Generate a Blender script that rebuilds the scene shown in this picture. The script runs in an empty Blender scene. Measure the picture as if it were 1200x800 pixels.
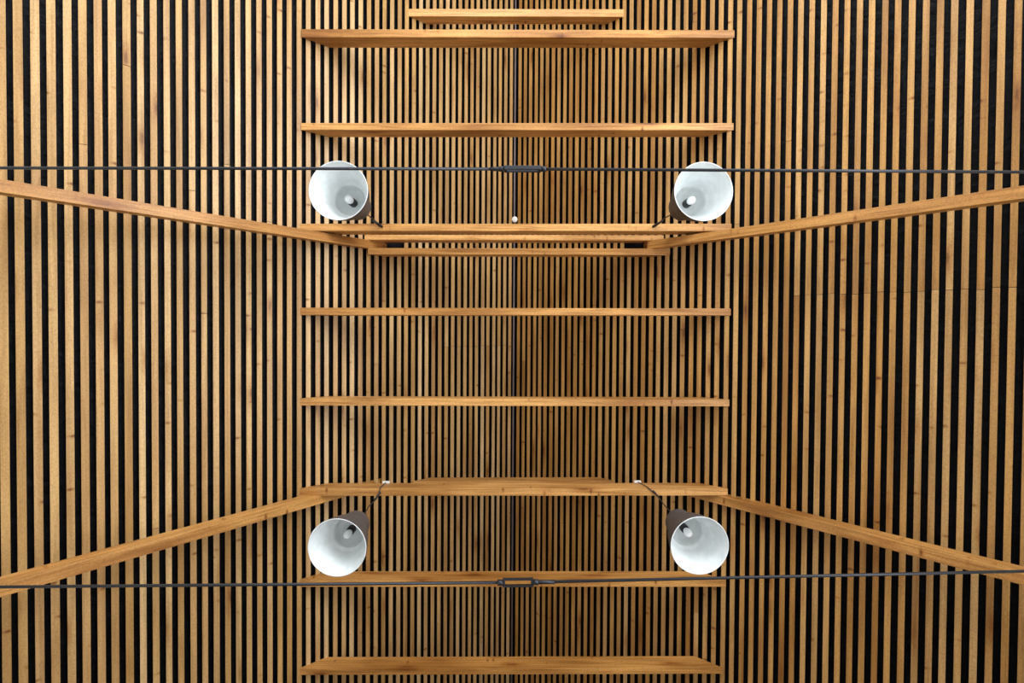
import bpy, bmesh, math, random
from mathutils import Vector, Matrix

random.seed(11)
COL = bpy.context.scene.collection
SC = bpy.context.scene

# ------------------------------------------------------------------ the place
X0 = 0.038            # the ridge line
RIDGE = 5.82          # height of the slat faces at the ridge
SLOPE = 0.836
WL, WR = -2.525, 2.592   # inner faces of the long walls
YA, YB = -5.2, 5.2       # inner faces of the gable walls
TIE_Z = 4.619
ANG = math.atan(SLOPE)
COSA, SINA = math.cos(ANG), math.sin(ANG)


def roof_z(x):
    return RIDGE - SLOPE * abs(x - X0)


# ------------------------------------------------------------------ helpers
def link(o, parent=None):
    COL.objects.link(o)
    if parent:
        o.parent = parent
    return o


def tag(o, label=None, cat=None, group=None, kind=None):
    if label: o['label'] = label
    if cat: o['category'] = cat
    if group: o['group'] = group
    if kind: o['kind'] = kind
    return o


def empty(name, loc):
    o = bpy.data.objects.new(name, None)
    o.empty_display_size = 0.1
    o.location = loc
    return link(o)


class MB:
    """Collects shapes; every vertex carries a grain coordinate (x along the grain) and a tone."""

    def __init__(self):
        self.v, self.f, self.g, self.t, self.sm = [], [], [], [], []

    def hexa(self, c8, axis, tone=None, seed=None, bevel=0.0, div=1):
        """c8: four bottom corners then the matching four top corners; axis: grain direction."""
        tone = random.random() if tone is None else tone
        seed = Vector((random.uniform(0, 90), random.uniform(0, 90), random.uniform(0, 90))) if seed is None else seed
        bm = bmesh.new()
        vs = [bm.verts.new(c) for c in c8]
        for q in ((3, 2, 1, 0), (4, 5, 6, 7), (0, 1, 5, 4), (1, 2, 6, 5), (2, 3, 7, 6), (3, 0, 4, 7)):
            bm.faces.new([vs[i] for i in q])
        bmesh.ops.recalc_face_normals(bm, faces=bm.faces)
        if bevel:
            bmesh.ops.bevel(bm, geom=list(bm.edges), offset=bevel, segments=2, affect='EDGES', profile=0.6)
        a = Vector(axis).normalized()
        b = a.orthogonal().normalized()
        c = a.cross(b)
        base = len(self.v)
        bm.verts.ensure_lookup_table()
        for w in bm.verts:
            self.v.append(w.co.copy())
            self.g.append(Vector((w.co.dot(a), w.co.dot(b), w.co.dot(c))) + seed)
            self.t.append(tone)
        for fc in bm.faces:
            self.f.append([base + w.index for w in fc.verts])
            self.sm.append(False)
        bm.free()
        return self

    def box(self, lo, hi, axis=(1, 0, 0), **k):
        (a, b, c), (d, e, f) = lo, hi
        return self.hexa([(a, b, c), (d, b, c), (d, e, c), (a, e, c), (a, b, f), (d, b, f), (d, e, f), (a, e, f)], axis, **k)

    def tube(self, pts, rad, n=12, cap=True):
        pts = [Vector(p) for p in pts]
        if not isinstance(rad, (list, tuple)):
            rad = [rad] * len(pts)
        base = len(self.v)
        side = None
        for i, p in enumerate(pts):
            d = (pts[min(i + 1, len(pts) - 1)] - pts[max(i - 1, 0)]).normalized()
            if side is None:
                side = d.orthogonal().normalized()
            side = (side - d * side.dot(d)).normalized()
            up = d.cross(side)
            for k in range(n):
                a = 2 * math.pi * k / n
                self.v.append(p + (side * math.cos(a) + up * math.sin(a)) * rad[i])
                self.g.append(Vector((0, 0, 0))); self.t.append(0.5)
        for i in range(len(pts) - 1):
            for k in range(n):
                k2 = (k + 1) % n
                self.f.append([base + i * n + k, base + i * n + k2, base + (i + 1) * n + k2, base + (i + 1) * n + k])
                self.sm.append(True)
        if cap:
            self.f.append([base + k for k in reversed(range(n))]); self.sm.append(False)
            e = base + (len(pts) - 1) * n
            self.f.append([e + k for k in range(n)]); self.sm.append(False)
        return self

    def lathe(self, prof, c=(0, 0, 0), n=64, cap_end=False, cap_start=False):
        """prof: (radius, height) pairs turned about the vertical through c."""
        base = len(self.v)
        for r, h in prof:
            for k in range(n):
                a = 2 * math.pi * k / n
                self.v.append(Vector((c[0] + r * math.cos(a), c[1] + r * math.sin(a), c[2] + h)))
                self.g.append(Vector((0, 0, 0))); self.t.append(0.5)
        for i in range(len(prof) - 1):
            for k in range(n):
                k2 = (k + 1) % n
                self.f.append([base + i * n + k, base + i * n + k2, base + (i + 1) * n + k2, base + (i + 1) * n + k])
                self.sm.append(True)
        if cap_end:
            e = base + (len(prof) - 1) * n
            self.f.append([e + k for k in range(n)]); self.sm.append(False)
        if cap_start:
            self.f.append([base + k for k in reversed(range(n))]); self.sm.append(False)
        return self

    def build(self, name, mat, parent=None, loc=None):
        me = bpy.data.meshes.new(name)
        off = Vector(loc) if loc else Vector((0, 0, 0))
        me.from_pydata([tuple(Vector(p) - off) for p in self.v], [], self.f)
        me.polygons.foreach_set('use_smooth', self.sm)
        g = me.attributes.new('grain', 'FLOAT_VECTOR', 'POINT')
        g.data.foreach_set('vector', [c for p in self.g for c in p])
        t = me.attributes.new('tone', 'FLOAT', 'POINT')
        t.data.foreach_set('value', self.t)
        me.materials.append(mat)
        me.update()
        o = bpy.data.objects.new(name, me)
        if loc: o.location = loc
        return link(o, parent)


# ------------------------------------------------------------------ materials
def new_mat(name):
    m = bpy.data.materials.new(name)
    m.use_nodes = True
    nt = m.node_tree
    return m, nt, nt.nodes['Principled BSDF']


def ramp(nt, stops, src):
    r = nt.nodes.new('ShaderNodeValToRGB')
    e = r.color_ramp.elements
    while len(e) < len(stops):
        e.new(0.5)
    for el, (p, c) in zip(e, stops):
        el.position = p
        el.color = (*c, 1)
    nt.links.new(src, r.inputs['Fac'])
    return r.outputs['Color']


def mix(nt, kind, fac, a, b):
    n = nt.nodes.new('ShaderNodeMix')
    n.data_type = 'RGBA'
    n.blend_type = kind
    for sock, val in ((n.inputs['Factor'], fac), (n.inputs[6], a), (n.inputs[7], b)):
        if hasattr(val, 'links'):
            nt.links.new(val, sock)
        else:
            sock.default_value = val if not isinstance(val, tuple) else (*val, 1)
    return n.outputs[2]


def wood(name, tones, knots=0.6, grain_scale=(1.3, 45, 45), streak=0.35, rough=0.38, patch=0.3):
    m, nt, b = new_mat(name)
    L = nt.links.new
    at = nt.nodes.new('ShaderNodeAttribute'); at.attribute_name = 'grain'
    to = nt.nodes.new('ShaderNodeAttribute'); to.attribute_name = 'tone'

    def mapped(scale):
        mp = nt.nodes.new('ShaderNodeMapping')
        mp.inputs['Scale'].default_value = scale
        L(at.outputs['Vector'], mp.inputs['Vector'])
        return mp.outputs['Vector']

    def noise(scale, s=1.0, detail=4, rough_=0.55, dist=0.0):
        n = nt.nodes.new('ShaderNodeTexNoise')
        n.inputs['Scale'].default_value = s
        n.inputs['Detail'].default_value = detail
        n.inputs['Roughness'].default_value = rough_
        n.inputs['Distortion'].default_value = dist
        L(mapped(scale), n.inputs['Vector'])
        return n.outputs['Fac']
    base = ramp(nt, [(i / (len(tones) - 1), c) for i, c in enumerate(tones)], to.outputs['Fac'])
    g = noise(grain_scale, 1.0, 5, 0.6, 0.6)
    gcol = ramp(nt, [(0.30, (1 - streak, 1 - streak * 1.25, 1 - streak * 1.6)), (0.55, (1, 1, 1)), (0.75, (1.06, 1.05, 1.03))], g)
    c = mix(nt, 'MULTIPLY', 1.0, base, gcol)
    p = noise((0.9, 5, 5), 1.0, 3, 0.5, 0.3)
    pcol = ramp(nt, [(0.3, (1 - patch, 1 - patch * 1.2, 1 - patch * 1.45)), (0.58, (1.0, 1.0, 1.0))], p)
    c = mix(nt, 'MULTIPLY', 1.0, c, pcol)
    # knots: dark hearts with a softer halo, scattered sparsely
    vo = nt.nodes.new('ShaderNodeTexVoronoi')
    vo.inputs['Scale'].default_value = 1.0
    L(mapped((2.1, 8.5, 8.5)), vo.inputs['Vector'])
    wob = nt.nodes.new('ShaderNodeMath'); wob.operation = 'MULTIPLY_ADD'
    n2 = noise((30, 60, 60), 1.0, 2)
    L(n2, wob.inputs[0]); wob.inputs[1].default_value = 0.10
    L(vo.outputs['Distance'], wob.inputs[2])
    kcol = ramp(nt, [(0.0, (0.22, 0.13, 0.07)), (0.10, (0.36, 0.22, 0.12)), (0.15, (0.66, 0.52, 0.40)), (0.26, (0.90, 0.85, 0.78)), (0.36, (1, 1, 1))], wob.outputs[0])
    c = mix(nt, 'MULTIPLY', knots, c, kcol)
    # short cross marks: small lens-shaped flaws lying across the grain, only in a few cells
    v2 = nt.nodes.new('ShaderNodeTexVoronoi')
    v2.inputs['Scale'].default_value = 1.0
    L(mapped((22, 9, 9)), v2.inputs['Vector'])
    sep = nt.nodes.new('ShaderNodeSeparateColor')
    L(v2.outputs['Color'], sep.inputs['Color'])
    en = nt.nodes.new('ShaderNodeMath'); en.operation = 'GREATER_THAN'; en.inputs[1].default_value = 0.80
    L(sep.outputs[0], en.inputs[0])
    w2 = nt.nodes.new('ShaderNodeMath'); w2.operation = 'MULTIPLY_ADD'
    L(n2, w2.inputs[0]); w2.inputs[1].default_value = 0.12
    L(v2.outputs['Distance'], w2.inputs[2])
    xcol = ramp(nt, [(0.10, (0.30, 0.19, 0.11)), (0.17, (0.62, 0.48, 0.36)), (0.28, (0.92, 0.88, 0.82)), (0.36, (1, 1, 1))], w2.outputs[0])
    c = mix(nt, 'MULTIPLY', en.outputs[0], c, xcol)
    # fine saw fuzz
    fz = noise((120, 160, 160), 1.0, 2)
    fcol = ramp(nt, [(0.25, (0.74, 0.71, 0.66)), (0.55, (1, 1, 1)), (0.8, (1.12, 1.12, 1.12))], fz)
    c = mix(nt, 'MULTIPLY', 1.0, c, fcol)
    L(c, b.inputs['Base Color'])
    b.inputs['Roughness'].default_value = rough
    b.inputs['Specular IOR Level'].default_value = 0.36
    bp = nt.nodes.new('ShaderNodeBump')
    bp.inputs['Strength'].default_value = 0.25
    bp.inputs['Distance'].default_value = 0.002
    L(g, bp.inputs['Height'])
    L(bp.outputs['Normal'], b.inputs['Normal'])
    return m


def plain(name, col, rough=0.5, metal=0.0, spec=0.4):
    m, nt, b = new_mat(name)
    n = nt.nodes.new('ShaderNodeTexNoise')
    n.inputs['Scale'].default_value = 22
    n.inputs['Detail'].default_value = 4
    tc = nt.nodes.new('ShaderNodeTexCoord')
    nt.links.new(tc.outputs['Object'], n.inputs['Vector'])
    c = ramp(nt, [(0.3, tuple(x * 0.9 for x in col)), (0.7, tuple(min(1, x * 1.06) for x in col))], n.outputs['Fac'])
    nt.links.new(c, b.inputs['Base Color'])
    b.inputs['Roughness'].default_value = rough
    b.inputs['Metallic'].default_value = metal
    b.inputs['Specular IOR Level'].default_value = spec
    return m


def membrane_mat():
    m, nt, b = new_mat('black_membrane')
    tc = nt.nodes.new('ShaderNodeTexCoord')
    n = nt.nodes.new('ShaderNodeTexNoise')
    n.inputs['Scale'].default_value = 7
    n.inputs['Detail'].default_value = 6
    n.inputs['Distortion'].default_value = 1.2
    nt.links.new(tc.outputs['Object'], n.inputs['Vector'])
    c = ramp(nt, [(0.35, (0.0022, 0.0022, 0.0026)), (0.75, (0.005, 0.005, 0.0065))], n.outputs['Fac'])
    nt.links.new(c, b.inputs['Base Color'])
    b.inputs['Roughness'].default_value = 0.45
    b.inputs['Specular IOR Level'].default_value = 0.07
    bp = nt.nodes.new('ShaderNodeBump')
    bp.inputs['Strength'].default_value = 0.8
    bp.inputs['Distance'].default_value = 0.02
    nt.links.new(n.outputs['Fac'], bp.inputs['Height'])
    nt.links.new(bp.outputs['Normal'], b.inputs['Normal'])
    return m


M_SLAT = wood('spruce_slats', [(0.50, 0.29, 0.100), (0.61, 0.385, 0.160), (0.56, 0.335, 0.135), (0.67, 0.45, 0.215), (0.54, 0.31, 0.105), (0.68, 0.475, 0.25)],
              knots=0.85, streak=0.26, patch=0.34)
M_SLAT_R = wood('honey_spruce_slats', [(0.52, 0.27, 0.075), (0.60, 0.335, 0.105), (0.57, 0.31, 0.095), (0.64, 0.385, 0.145), (0.53, 0.275, 0.075), (0.64, 0.40, 0.165)],
                knots=0.9, streak=0.28, patch=0.38)
M_BEAM = wood('spruce_beams', [(0.63, 0.315, 0.085), (0.69, 0.365, 0.115), (0.73, 0.40, 0.14)], knots=0.9,
              grain_scale=(2.2, 60, 60), streak=0.46, patch=0.52)
M_FLOOR = plain('pale_stone_floor', (0.50, 0.49, 0.47), 0.6)
M_MEMB = membrane_mat()
M_WALL = plain('pale_plaster', (0.62, 0.60, 0.56), 0.9)
M_DARK_WALL = plain('unseen_dark_wall', (0.24, 0.15, 0.08), 0.6)  # unseen front gable wall, coloured dark to keep this end of the roof dimmer
M_STEEL = plain('dark_steel', (0.035, 0.038, 0.045), 0.42, 0.6)
M_CONDUIT = plain('grey_conduit', (0.16, 0.125, 0.125), 0.6, 0.0)
M_SHADE = plain('umber_lacquer', (0.085, 0.074, 0.070), 0.55, 0.0, 0.45)
M_WHITE = plain('white_enamel', (0.76, 0.80, 0.81), 0.55)
M_SOCKET = plain('black_socket', (0.012, 0.012, 0.014), 0.45)
M_BULB = plain('opal_bulb', (0.86, 0.87, 0.88), 0.25)
M_CORD = plain('brown_cord', (0.030, 0.024, 0.022), 0.7)
M_CLIP = plain('white_plastic', (0.82, 0.81, 0.79), 0.5)

# ------------------------------------------------------------------ ceiling: membrane and slats
BT = 0.008   # slat depth
MB_OFF = 0.034   # membrane behind the slat faces


def on_slope(side, d, y, off):
    """d: horizontal distance from the ridge line of the slat face; off: depth behind the slat faces."""
    return Vector((X0 + side * (d + off * SINA), y, RIDGE - SLOPE * d + off * COSA))


def slope_slab(side, d1, off0, off1):
    mb = MB()
    y0, y1 = YA - 0.2, YB + 0.2
    # at the ridge both slabs are mitred on the ridge plane
    def pt(d, y, off):
        return on_slope(side, d, y, off) if d > 0 else Vector((X0, y, RIDGE + off / COSA))
    mb.hexa([pt(0, y0, off0), pt(d1, y0, off0), pt(d1, y1, off0), pt(0, y1, off0),
             pt(0, y0, off1), pt(d1, y0, off1), pt(d1, y1, off1), pt(0, y1, off1)], (0, 1, 0), tone=0.5)
    return mb


def slat(side, d, width, cuts, joint, jitter):
    """One slat along the ridge direction; cuts: list of (y0, y1) stretches left out; joint: y of the butt joint."""
    mb = MB()
    hw = width / 2 * COSA
    spans, y = [], YA
    stops = sorted(cuts + ([(joint - 0.0012, joint + 0.0012)] if joint is not None else []))
    for a, b in stops:
        spans.append((y, a)); y = b
    spans.append((y, YB))
    tone = random.random()
    for i, (a, b) in enumerate(spans):
        t = min(1, max(0, tone + (random.uniform(-0.4, 0.4) if i else 0)))
        o = jitter if i == 0 else jitter + random.uniform(-0.001, 0.001)
        c = [on_slope(side, d - hw, a, o), on_slope(side, d + hw, a, o), on_slope(side, d + hw, b, o), on_slope(side, d - hw, b, o),
             on_slope(side, d - hw, a, BT), on_slope(side, d + hw, a, BT), on_slope(side, d + hw, b, BT), on_slope(side, d - hw, b, BT)]
        mb.hexa(c, (0, 1, 0), tone=t, bevel=0.0012)
    return mb


ceil_l = slope_slab(-1, 2.64, MB_OFF, MB_OFF + 0.03).build('ceiling_left', M_MEMB)
tag(ceil_l, 'left roof slope of pale wooden slats over black membrane', 'ceiling', kind='structure')
ceil_r = slope_slab(1, 2.64, MB_OFF, MB_OFF + 0.03).build('ceiling_right', M_MEMB)
tag(ceil_r, 'right roof slope of orange toned wooden slats over black membrane', 'ceiling', kind='structure')

for n in range(-1, 53):
    d = 2.4671 - 0.046793 * n + random.uniform(-0.0012, 0.0012)
    x = X0 - d
    cuts = [(-0.70, -0.59)] if -0.945 < x < -0.835 else []
    joint = 0.11 + random.uniform(-0.004, 0.004) if d < 0.55 else random.choice([None, random.uniform(-3, 3)])
    slat(-1, d, random.uniform(0.0295, 0.0320) + (0.0035 if d > 2.1 else 0), cuts, joint, random.uniform(-0.0015, 0.0015)).build('slat', M_SLAT, ceil_l)
for n in range(-1, 54):
    d = 2.4757 - 0.04594 * n + random.uniform(-0.0012, 0.0012)
    x = X0 + d
    cuts = [(-0.70, -0.59)] if 0.90 < x < 1.01 else []
    joint = random.uniform(-0.25, -0.24) if d > 1.7 else random.choice([None, random.uniform(-3, 3)])
    slat(1, d, random.uniform(0.0280, 0.0302), cuts, joint, random.uniform(-0.0015, 0.0015)).build('slat', M_SLAT_R, ceil_r)

# ------------------------------------------------------------------ collar ties
def tie(corners, z, h, label):
    """corners: the four corners of the underside (left far, left near, right near, right far); ends follow the roof slopes."""
    zt = z + h
    def fit(x, zz, e=0.010):
        s = -1 if x < X0 else 1
        return X0 + s * (RIDGE - zz) / SLOPE + s * e
    bot = []
    for (x, y) in corners:
        s = -1 if x < X0 else 1
        m = X0 + s * (RIDGE - z) / SLOPE
        xx = x if abs(x - m) < 0.06 else m
        bot.append((xx, y, z))
    sh = h / SLOPE
    top = [(x - (-sh if x < X0 else sh), y, zt) for (x, y, _) in bot]
    cen = Vector((sum(b[0] for b in bot) / 4, sum(b[1] for b in bot) / 4, z))
    o = MB().hexa(bot + top, (1, 0.0, 0), bevel=0.0025).build('collar_tie', M_BEAM, loc=cen)
    return tag(o, label, 'beam', 'collar ties across the roof')


H = 0.124
tie([(-0.7836, -2.4625), (-0.7835, -2.4059), (0.8565, -2.4172), (0.8559, -2.4738)], 5.135, 0.100,
    'shortest wooden collar tie, at the very top of the photo above the first long tie')
tie([(-1.3868, -2.0003), (-1.3868, -1.9473), (1.4819, -1.9692), (1.4812, -2.0196)], TIE_Z, H,
    'long wooden collar tie just below the short top one, its dark side face showing')
tie([(-1.3898, -1.3846), (-1.3898, -1.3386), (1.4841, -1.3602), (1.4835, -1.4081)], TIE_Z, H,
    'long wooden collar tie just above the upper pair of pendant lamps and the upper rod')
tie([(-1.3984, -0.7202), (-1.3984, -0.6722), (1.4785, -0.6916), (1.4778, -0.7409)], TIE_Z, H,
    'long wooden collar tie from which the two upper pendant lamps hang')
tie([(-1.0446, -0.7010), (-1.0445, -0.6644), (1.1069, -0.6759), (1.1065, -0.7126)], 4.888, 0.115,
    'shorter wooden collar tie tucked close under the upper lamps\' tie in the photo')
tie([(-1.0200, -0.6066), (-1.0199, -0.5608), (1.0772, -0.5716), (1.0767, -0.6176)], 4.888, 0.100,
    'shorter wooden collar tie with dark openings just above both its ends')
tie([(-1.3946, -0.1631), (-1.3947, -0.1143), (1.4811, -0.1291), (1.4805, -0.1764)], TIE_Z, H,
    'long wooden collar tie, upper of the two plain ones between the upper and lower braces')
tie([(-1.3988, 0.4408), (-1.3988, 0.4893), (1.4792, 0.4794), (1.4786, 0.4335)], TIE_Z, H,
    'long wooden collar tie, lower of the two plain ones between the upper and lower braces')
tie([(-1.4019, 1.0446), (-1.4019, 1.0963), (1.4754, 1.0803), (1.4748, 1.0313)], TIE_Z, H,
    'long wooden collar tie from which the two lower pendant lamps hang')
tie([(-0.7373, 1.1510), (-0.7373, 1.1970), (0.8324, 1.1885), (0.8324, 1.1425)], 5.173, 0.095,
    'short wooden collar tie peeping out behind the lower lamps\' tie')
tie([(-1.4089, 1.6604), (-1.4090, 1.7095), (1.4717, 1.6978), (1.4711, 1.6497)], TIE_Z, H,
    'long wooden collar tie behind the lower rod and its open turnbuckle')
tie([(-1.4092, 2.2623), (-1.4092, 2.3075), (1.4561, 2.2902), (1.4556, 2.2477)], TIE_Z, H,
    'long wooden collar tie lowest in the photo, its broad inner side face showing')

# ------------------------------------------------------------------ diagonal braces
def brace(side, y, xl, zl, m, width, depth, label, y_hi=None, head_x=None):
    """The underside passes through (xl, zl) and climbs towards the ridge at slope m; foot in the wall, head in the roof."""
    y_hi = y if y_hi is None else y_hi
    xw = WL - 0.03 if side < 0 else WR + 0.03
    zw = zl - m * abs(xw - xl)
    # head: where the underside meets the membrane
    k = (RIDGE + 0.055 - SLOPE * abs(xl - X0) - zl) / (m - SLOPE)
    xh = xl - side * k
    zh = zl + m * k
    dv = depth * math.sqrt(1 + m * m)
    kt = (RIDGE + 0.055 - SLOPE * abs(xl - X0) - zl - dv) / (m - SLOPE)
    xht, zht = xl - side * kt, zl + dv + m * kt
    if head_x is not None:      # plumb cut just inside the roof
        xh = xht = head_x
        zh = zl + m * abs(xh - xl)
        zht = zh + dv
    hw = width / 2
    c = [(xw, y - hw, zw), (xh, y_hi - hw, zh), (xh, y_hi + hw, zh), (xw, y + hw, zw),
         (xw, y - hw, zw + dv), (xht, y_hi - hw, zht), (xht, y_hi + hw, zht), (xw, y + hw, zw + dv)]
    o = MB().hexa(c, (-side, 0, m), bevel=0.0025).build('diagonal_brace', M_BEAM, loc=(xw, y, zw))
    return tag(o, label, 'brace', 'diagonal braces from wall to roof')


brace(-1, -0.6290, -2.222, 3.450, 1.19, 0.058, 0.068, 'wooden diagonal brace coming in from the upper left edge, below the upper rod', y_hi=-0.6355, head_x=-0.925)
brace(1, -0.6290, 2.247, 3.438, 1.18, 0.058, 0.068, 'wooden diagonal brace coming in from the upper right edge, below the upper rod', y_hi=-0.6465, head_x=0.995)
brace(-1, 1.1210, -2.187, 3.399, 1.322, 0.058, 0.094, 'wooden diagonal brace from the lower left edge rising to the lower lamps\' tie')
brace(1, 1.1110, 2.364, 3.517, 1.165, 0.058, 0.094, 'wooden diagonal brace from the lower right edge rising to the lower lamps\' tie')

# ------------------------------------------------------------------ tie rods with turnbuckles
def tie_rod(pl, pc0, pc1, pr, frame_dir, label, hang):
    """pl, pr: rod ends in the walls; pc0, pc1: ends of the turnbuckle; frame_dir: direction its two bars lie apart."""
    pl, pc0, pc1, pr = map(Vector, (pl, pc0, pc1, pr))
    root = empty('tie_rod', pl)
    tag(root, label, 'tie rod', 'steel tie rods across the room')
    inv = -pl
    def put(mb, name):
        mb.v = [v + inv for v in mb.v]
        return mb.build(name, M_STEEL, root)
    put(MB().tube([pl, pc0 + (pc1 - pc0) * 0.12], 0.0058, 12), 'rod')
    put(MB().tube([pc1 - (pc1 - pc0) * 0.12, pr], 0.0058, 12), 'rod')
    ax = (pc1 - pc0).normalized()
    fd = Vector(frame_dir)
    fd = (fd - ax * fd.dot(ax)).normalized()
    n = ax.cross(fd)
    w = 0.0135
    fr = MB()
    hb = 0.0085            # the bars are flat: half their width
    def bar(a, b, half_t, half_w):
        q = []
        for p in (a, b):
            q.append([p - fd * half_t - n * half_w, p + fd * half_t - n * half_w, p + fd * half_t + n * half_w, p - fd * half_t + n * half_w])
        fr.hexa([q[0][0], q[1][0], q[1][1], q[0][1], q[0][3], q[1][3], q[1][2], q[0][2]], ax, bevel=0.0015)
    for s in (-1, 1):
        bar(pc0 + fd * s * w + ax * 0.014, pc1 + fd * s * w - ax * 0.014, 0.0029, hb * 0.85)
    bar(pc0 + ax * 0.010, pc0 + ax * 0.020, w + 0.0028, hb)
    bar(pc1 - ax * 0.020, pc1 - ax * 0.010, w + 0.0028, hb)
    tb = put(fr, 'turnbuckle')
    for c, s in ((pc0, 1), (pc1, -1)):
        nb = MB().tube([c - ax * s * 0.010, c + ax * s * 0.010], [0.0115, 0.0115], 6)
        nb.v = [v + inv for v in nb.v]
        nb.build('nut', M_STEEL, tb)
    # thicker threaded ends beside the turnbuckle
    sl = MB()
    if hang:
        sl.tube([pc0 - ax * 0.045, pc0 + ax * 0.004], 0.0078, 12)
    else:
        sl.tube([pc1 - ax * 0.004, pc1 + ax * 0.075], 0.0082, 12)
    put(sl, 'threaded_end')
    for p, s in ((pl, 1), (pr, -1)):
        q = Vector((p.x, p.y, p.z))
        pm = MB().box((min(q.x, q.x + s * 0.008), q.y - 0.05, q.z - 0.05), (max(q.x, q.x + s * 0.008), q.y + 0.05, q.z + 0.05), bevel=0.002)
        put(pm, 'anchor_plate')
    return root


tie_rod((WL, -0.6205, 3.1866), (-0.0335, -0.6342, 3.1866), (0.1279, -0.6354, 3.1866), (WR, -0.6390, 3.1866), (0.0, 0.10, 1.0),
        'upper dark steel tie rod passing under the upper lamps, its turnbuckle seen edge-on', True)
tie_rod((WL, 1.0195, 3.2174), (-0.0313, 0.9885, 3.2174), (0.1110, 0.9862, 3.2174), (WR, 0.9210, 3.2174), (0.0, 1.0, 0.05),
        'lower dark steel tie rod below the lower lamps, its turnbuckle an open rectangle', False)

# ------------------------------------------------------------------ pendant lamps
def make_lamp(ax, ay, hook, clip, label):
    """ax, ay: axis of the shade; rim at RIM height; hook: point on the underside of the tie; clip: where the cord ends above."""
    rim = 3.787
    root = empty('pendant_lamp', (ax, ay, rim))
    tag(root, label, 'pendant lamp', 'cone pendant lamps')
    R0 = 0.1488
    # outer skin: wide cone, crease, narrower cap with a rounded top
    outer = [(R0, 0.0), (R0 * 0.995, 0.012), (0.142, 0.040), (0.133, 0.085), (0.121, 0.135), (0.112, 0.168), (0.107, 0.182),
             (0.0925, 0.188), (0.0895, 0.20), (0.0855, 0.25), (0.080, 0.30), (0.0765, 0.325), (0.069, 0.343), (0.054, 0.355), (0.032, 0.361), (0.010, 0.363)]
    sh = MB().lathe(outer, n=72, cap_end=True).build('shade', M_SHADE, root)
    inner = [(R0, 0.0), (R0 - 0.002, -0.002), (R0 - 0.0045, 0.0), (R0 - 0.005, 0.010), (0.136, 0.042), (0.123, 0.086), (0.108, 0.136), (0.097, 0.170), (0.093, 0.180),
             (0.083, 0.184), (0.081, 0.20), (0.077, 0.232), (0.070, 0.246), (0.050, 0.252), (0.020, 0.253)]
    inner = [(r, h) for r, h in inner]
    MB().lathe(inner, n=72, cap_end=True).build('reflector', M_WHITE, root)
    so = [(0.0225, 0.253), (0.0225, 0.214), (0.0205, 0.207), (0.010, 0.2065)]
    MB().lathe(so, n=32, cap_end=True).build('socket', M_SOCKET, root)
    bu = [(0.013, 0.208), (0.0155, 0.202), (0.0200, 0.190), (0.0215, 0.175), (0.0200, 0.160), (0.0150, 0.149), (0.008, 0.1435), (0.001, 0.1425)]
    MB().lathe(bu, n=32, cap_end=True).build('bulb', M_BULB, root)
    hk = Vector(hook) - Vector((ax, ay, rim))
    gland = MB().tube([(0, 0, 0.357), (0, 0, 0.372), (0, 0, 0.385)], [0.010, 0.0095, 0.005], 14)
    gland.build('cord_grip', M_SHADE, sh)
    pts = [Vector((0, 0, 0.38))]
    low = hk - Vector((0, 0, 0.012))
    for k in range(1, 7):
        t = k / 6
        p = Vector((0, 0, 0.38)).lerp(low, t)
        p.x += 0.004 * math.sin(t * 9)
        p.y += 0.003 * math.sin(t * 7 + 1)
        pts.append(p)
    if clip:
        cl = Vector(clip) - Vector((ax, ay, rim))
        side = Vector((hk.x * 0.4 + cl.x * 0.6, cl.y - 0.006, hk.z - 0.006))
        pts += [side, Vector((cl.x * 0.75 + hk.x * 0.25, cl.y - 0.007, hk.z + 0.035)), cl + Vector((0, -0.006, 0.0))]
    MB().tube(pts, 0.0034, 8).build('cord', M_CORD, root)
    if clip:
        e = 1 if cl.x > hk.x else -1
        knot = MB().tube([low + Vector((-0.020 * e, 0.022, -0.030)), low + Vector((-0.008 * e, 0.008, -0.012)), low + Vector((0.006 * e, -0.010, 0.0)), low + Vector((0.016 * e, -0.022, 0.006))], [0.004, 0.0068, 0.0068, 0.004], 10)
        knot.build('cord_knot', M_CORD, root)
        cb = MB().box((cl.x - 0.024, cl.y - 0.014, cl.z - 0.010), (cl.x + 0.024, cl.y + 0.001, cl.z + 0.010), bevel=0.003)
        cb.build('cord_clip', M_CLIP, root)
    else:
        sx = 1 if hk.x - 0 < 0.0 and ax > 0 else -1
        d = 1 if ax < 0 else -1
        hkm = MB().tube([hk + Vector((-0.040 * d, -0.020, -0.050)), hk + Vector((-0.018 * d, -0.008, -0.026)), hk + Vector((-0.002 * d, 0.002, -0.010)), hk + Vector((0.012 * d, 0.010, 0.002))],
                        [0.004, 0.008, 0.010, 0.008], 10)
        hkm.build('cord_hook', M_SOCKET, root)
    return root


make_lamp(-0.8636, -0.7120, (-0.8608, -0.7128, 4.619), None, 'upper left pendant lamp, dark cone with white inside crossed by the upper rod')
make_lamp(0.9741, -0.7215, (0.9623, -0.7259, 4.619), None, 'upper right pendant lamp, dark cone with white inside crossed by the upper rod')
make_lamp(-0.8686, 1.0920, (-0.8710, 1.0885, 4.619), (-0.8477, 1.0410, 4.734), 'lower left pendant lamp, dark cone with white inside above the lower rod')
make_lamp(0.9760, 1.0740, (0.9850, 1.0680, 4.619), (0.8947, 1.0290, 4.734), 'lower right pendant lamp, dark cone with white inside above the lower rod')

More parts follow.
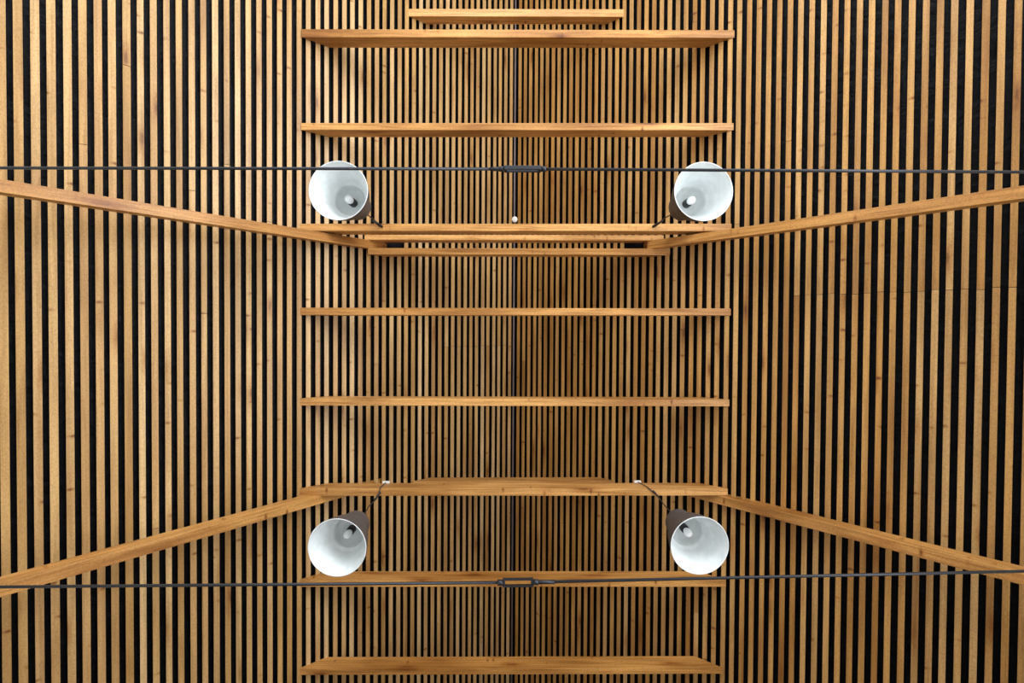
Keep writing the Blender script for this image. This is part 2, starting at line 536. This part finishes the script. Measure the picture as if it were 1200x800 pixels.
# ------------------------------------------------------------------ ridge conduit and its end fitting
o = MB().tube([(X0, YA, RIDGE - 0.016), (X0, YB, RIDGE - 0.016)], 0.0075, 12).build('conduit', M_CONDUIT, loc=None)
tag(o, 'thin grey conduit running the length of the ridge between the slopes', 'pipe')
root = empty('ceiling_sensor', (X0, -0.957, RIDGE - 0.02))
tag(root, 'small sensor with white cap hanging at the ridge above the upper lamps\' tie', 'sensor')
MB().tube([(0, 0, 0), (0, 0, -0.20)], [0.006, 0.006], 16).build('stem', M_STEEL, root)
MB().lathe([(0.007, -0.190), (0.016, -0.198), (0.0185, -0.21), (0.0185, -0.277)], n=28, cap_start=True, cap_end=True).build('sensor_body', M_CONDUIT, root)
MB().lathe([(0.0185, -0.277), (0.024, -0.278), (0.0245, -0.289), (0.021, -0.293), (0.004, -0.294)], n=28, cap_end=True, cap_start=True).build('sensor_cap', M_CLIP, root)

# ------------------------------------------------------------------ room shell
def shell(name, mb, mat):
    o = mb.build(name, mat)
    return tag(o, kind='structure')


EAVE_L, EAVE_R = roof_z(WL) + 0.02, roof_z(WR) + 0.02
T = 0.25


def wall_with_openings(plane, lo, hi, top, openings, outward, name):
    """plane 'x': wall at x=lo..; runs along y from lo to hi. openings: (a, b, z0, z1)."""
    mb = MB()
    p, q = sorted((plane[1], plane[1] + outward * T))
    def blk(a, b, z0, z1):
        if b - a < 1e-4 or z1 - z0 < 1e-4: return
        if plane[0] == 'x': mb.box((p, a, z0), (q, b, z1), tone=0.5)
        else: mb.box((a, p, z0), (b, q, z1), tone=0.5)
    cur = lo
    for a, b, z0, z1 in sorted(openings):
        blk(cur, a, 0, top)
        blk(a, b, 0, z0)
        blk(a, b, z1, top)
        cur = b
    blk(cur, hi, 0, top)
    return shell(name, mb, M_WALL)


OP_R = [(-4.2, -1.4, 0.7, 2.5), (-0.6, 1.6, 0.7, 2.5)]
OP_L = [(-4.2, -1.4, 0.9, 2.3)]
OP_A = [(-1.5, 1.6, 0.05, 2.6)]
wall_with_openings(('x', WL), YA - T, YB + T, EAVE_L, OP_L, -1, 'wall_left')
wall_with_openings(('x', WR), YA - T, YB + T, EAVE_R, OP_R, 1, 'wall_right')


def gable(y, outward, name, openings, mat=None):
    mat = mat or M_WALL
    o = wall_with_openings(('y', y), WL, WR, min(EAVE_L, EAVE_R), openings, outward, name)
    o.data.materials[0] = mat
    mb = MB()
    p, q = sorted((y, y + outward * T))
    z0 = min(EAVE_L, EAVE_R)
    bm_v = [(WL, z0), (WR, z0), (WR, roof_z(WR) + 0.03), (X0, RIDGE + 0.03), (WL, roof_z(WL) + 0.03)]
    n = len(bm_v)
    mb.v = [Vector((x, p, z)) for x, z in bm_v] + [Vector((x, q, z)) for x, z in bm_v]
    mb.g = [Vector((0, 0, 0))] * (2 * n); mb.t = [0.5] * (2 * n)
    mb.f = [list(range(n)), list(reversed(range(n, 2 * n)))] + [[i, i + n, (i + 1) % n + n, (i + 1) % n] for i in range(n)]
    mb.sm = [False] * len(mb.f)
    g = mb.build(name.replace('wall', 'wall_gable'), mat)
    tag(g, kind='structure')


gable(YA, -1, 'wall_back', OP_A)
gable(YB, 1, 'wall_front', [], M_DARK_WALL)
fl = MB()
k = 0
y = YA
x = WL
while x < WR - 1e-6:
    x2 = min(x + 0.14, WR)
    fl.box((x + 0.001, YA, -0.04), (x2 - 0.001, YB, 0.0), axis=(0, 1, 0))
    x = x2
shell('floor', fl, M_FLOOR)
wi = 0
for ops, px, s in ((OP_R, WR, 1), (OP_L, WL, -1)):
    for a, b, z0, z1 in ops:
        wi += 1
        mb = MB()
        xa, xb = sorted((px + s * 0.10, px + s * 0.16))
        f = 0.06
        mb.box((xa, a, z0), (xb, b, z0 + f)); mb.box((xa, a, z1 - f), (xb, b, z1))
        mb.box((xa, a, z0 + f), (xb, a + f, z1 - f)); mb.box((xa, b - f, z0 + f), (xb, b, z1 - f))
        mid = (a + b) / 2
        mb.box((xa, mid - f / 2, z0 + f), (xb, mid + f / 2, z1 - f))
        shell('window_%d' % wi, mb, M_BEAM)

# ------------------------------------------------------------------ daylight
def area(name, loc, rot, sx, sy, power, col):
    l = bpy.data.lights.new(name, 'AREA')
    l.shape = 'RECTANGLE'; l.size = sx; l.size_y = sy
    l.energy = power; l.color = col
    o = bpy.data.objects.new(name, l)
    o.location = loc; o.rotation_euler = rot
    link(o)
    return o


SKY = (0.90, 0.95, 1.0)
for (a, b, z0, z1), p in zip(OP_R, (60, 26)):
    area('daylight', (WR + 0.20, (a + b) / 2, (z0 + z1) / 2), (0, math.radians(90), 0), z1 - z0, b - a, p * (b - a), SKY)
for a, b, z0, z1 in OP_L:
    area('daylight', (WL - 0.20, (a + b) / 2, (z0 + z1) / 2), (0, math.radians(-90), 0), z1 - z0, b - a, 7 * (b - a), SKY)
for a, b, z0, z1 in OP_A:
    area('daylight', ((a + b) / 2, YA - 0.20, (z0 + z1) / 2), (math.radians(90), 0, 0), b - a, z1 - z0, 48 * (b - a), SKY)
sun = bpy.data.lights.new('sun', 'SUN')
sun.energy = 5.5; sun.angle = math.radians(1.0); sun.color = (1.0, 0.95, 0.88)
so = bpy.data.objects.new('sun', sun)
so.rotation_euler = Vector((-0.62, 0.10, -0.78)).to_track_quat('-Z', 'Y').to_euler()
link(so)

w = bpy.data.worlds.new('world'); SC.world = w
w.use_nodes = True
bg = w.node_tree.nodes['Background']
bg.inputs['Color'].default_value = (0.75, 0.86, 1.0, 1)
bg.inputs['Strength'].default_value = 0.6

# ------------------------------------------------------------------ camera: on its back near the floor, looking up
cam = bpy.data.cameras.new('camera')
cam.sensor_width = 36.0
cam.lens = 18.0
cam.clip_start = 0.05
co = bpy.data.objects.new('camera', cam)
RC = Matrix(((0.999968717709873, -0.006142044724713999, -0.004983862786219122),
             (0.006063491466776125, 0.9998595142434631, -0.015626447070860458),
             (0.0050791409612827255, 0.015595738630333712, 0.9998654785838291)))
rot = RC.transposed() @ Matrix(((1, 0, 0), (0, -1, 0), (0, 0, -1)))
co.matrix_world = Matrix.Translation((0, 0, 1.2)) @ rot.to_4x4()
link(co)
SC.camera = co

SC.view_settings.view_transform = 'Standard'
SC.view_settings.look = 'None'
SC.view_settings.gamma = 1.0
SC.view_settings.use_curve_mapping = False
SC.view_settings.exposure = 0.72
SC.cycles.use_denoising = True
SC.cycles.max_bounces = 8
SC.cycles.diffuse_bounces = 6
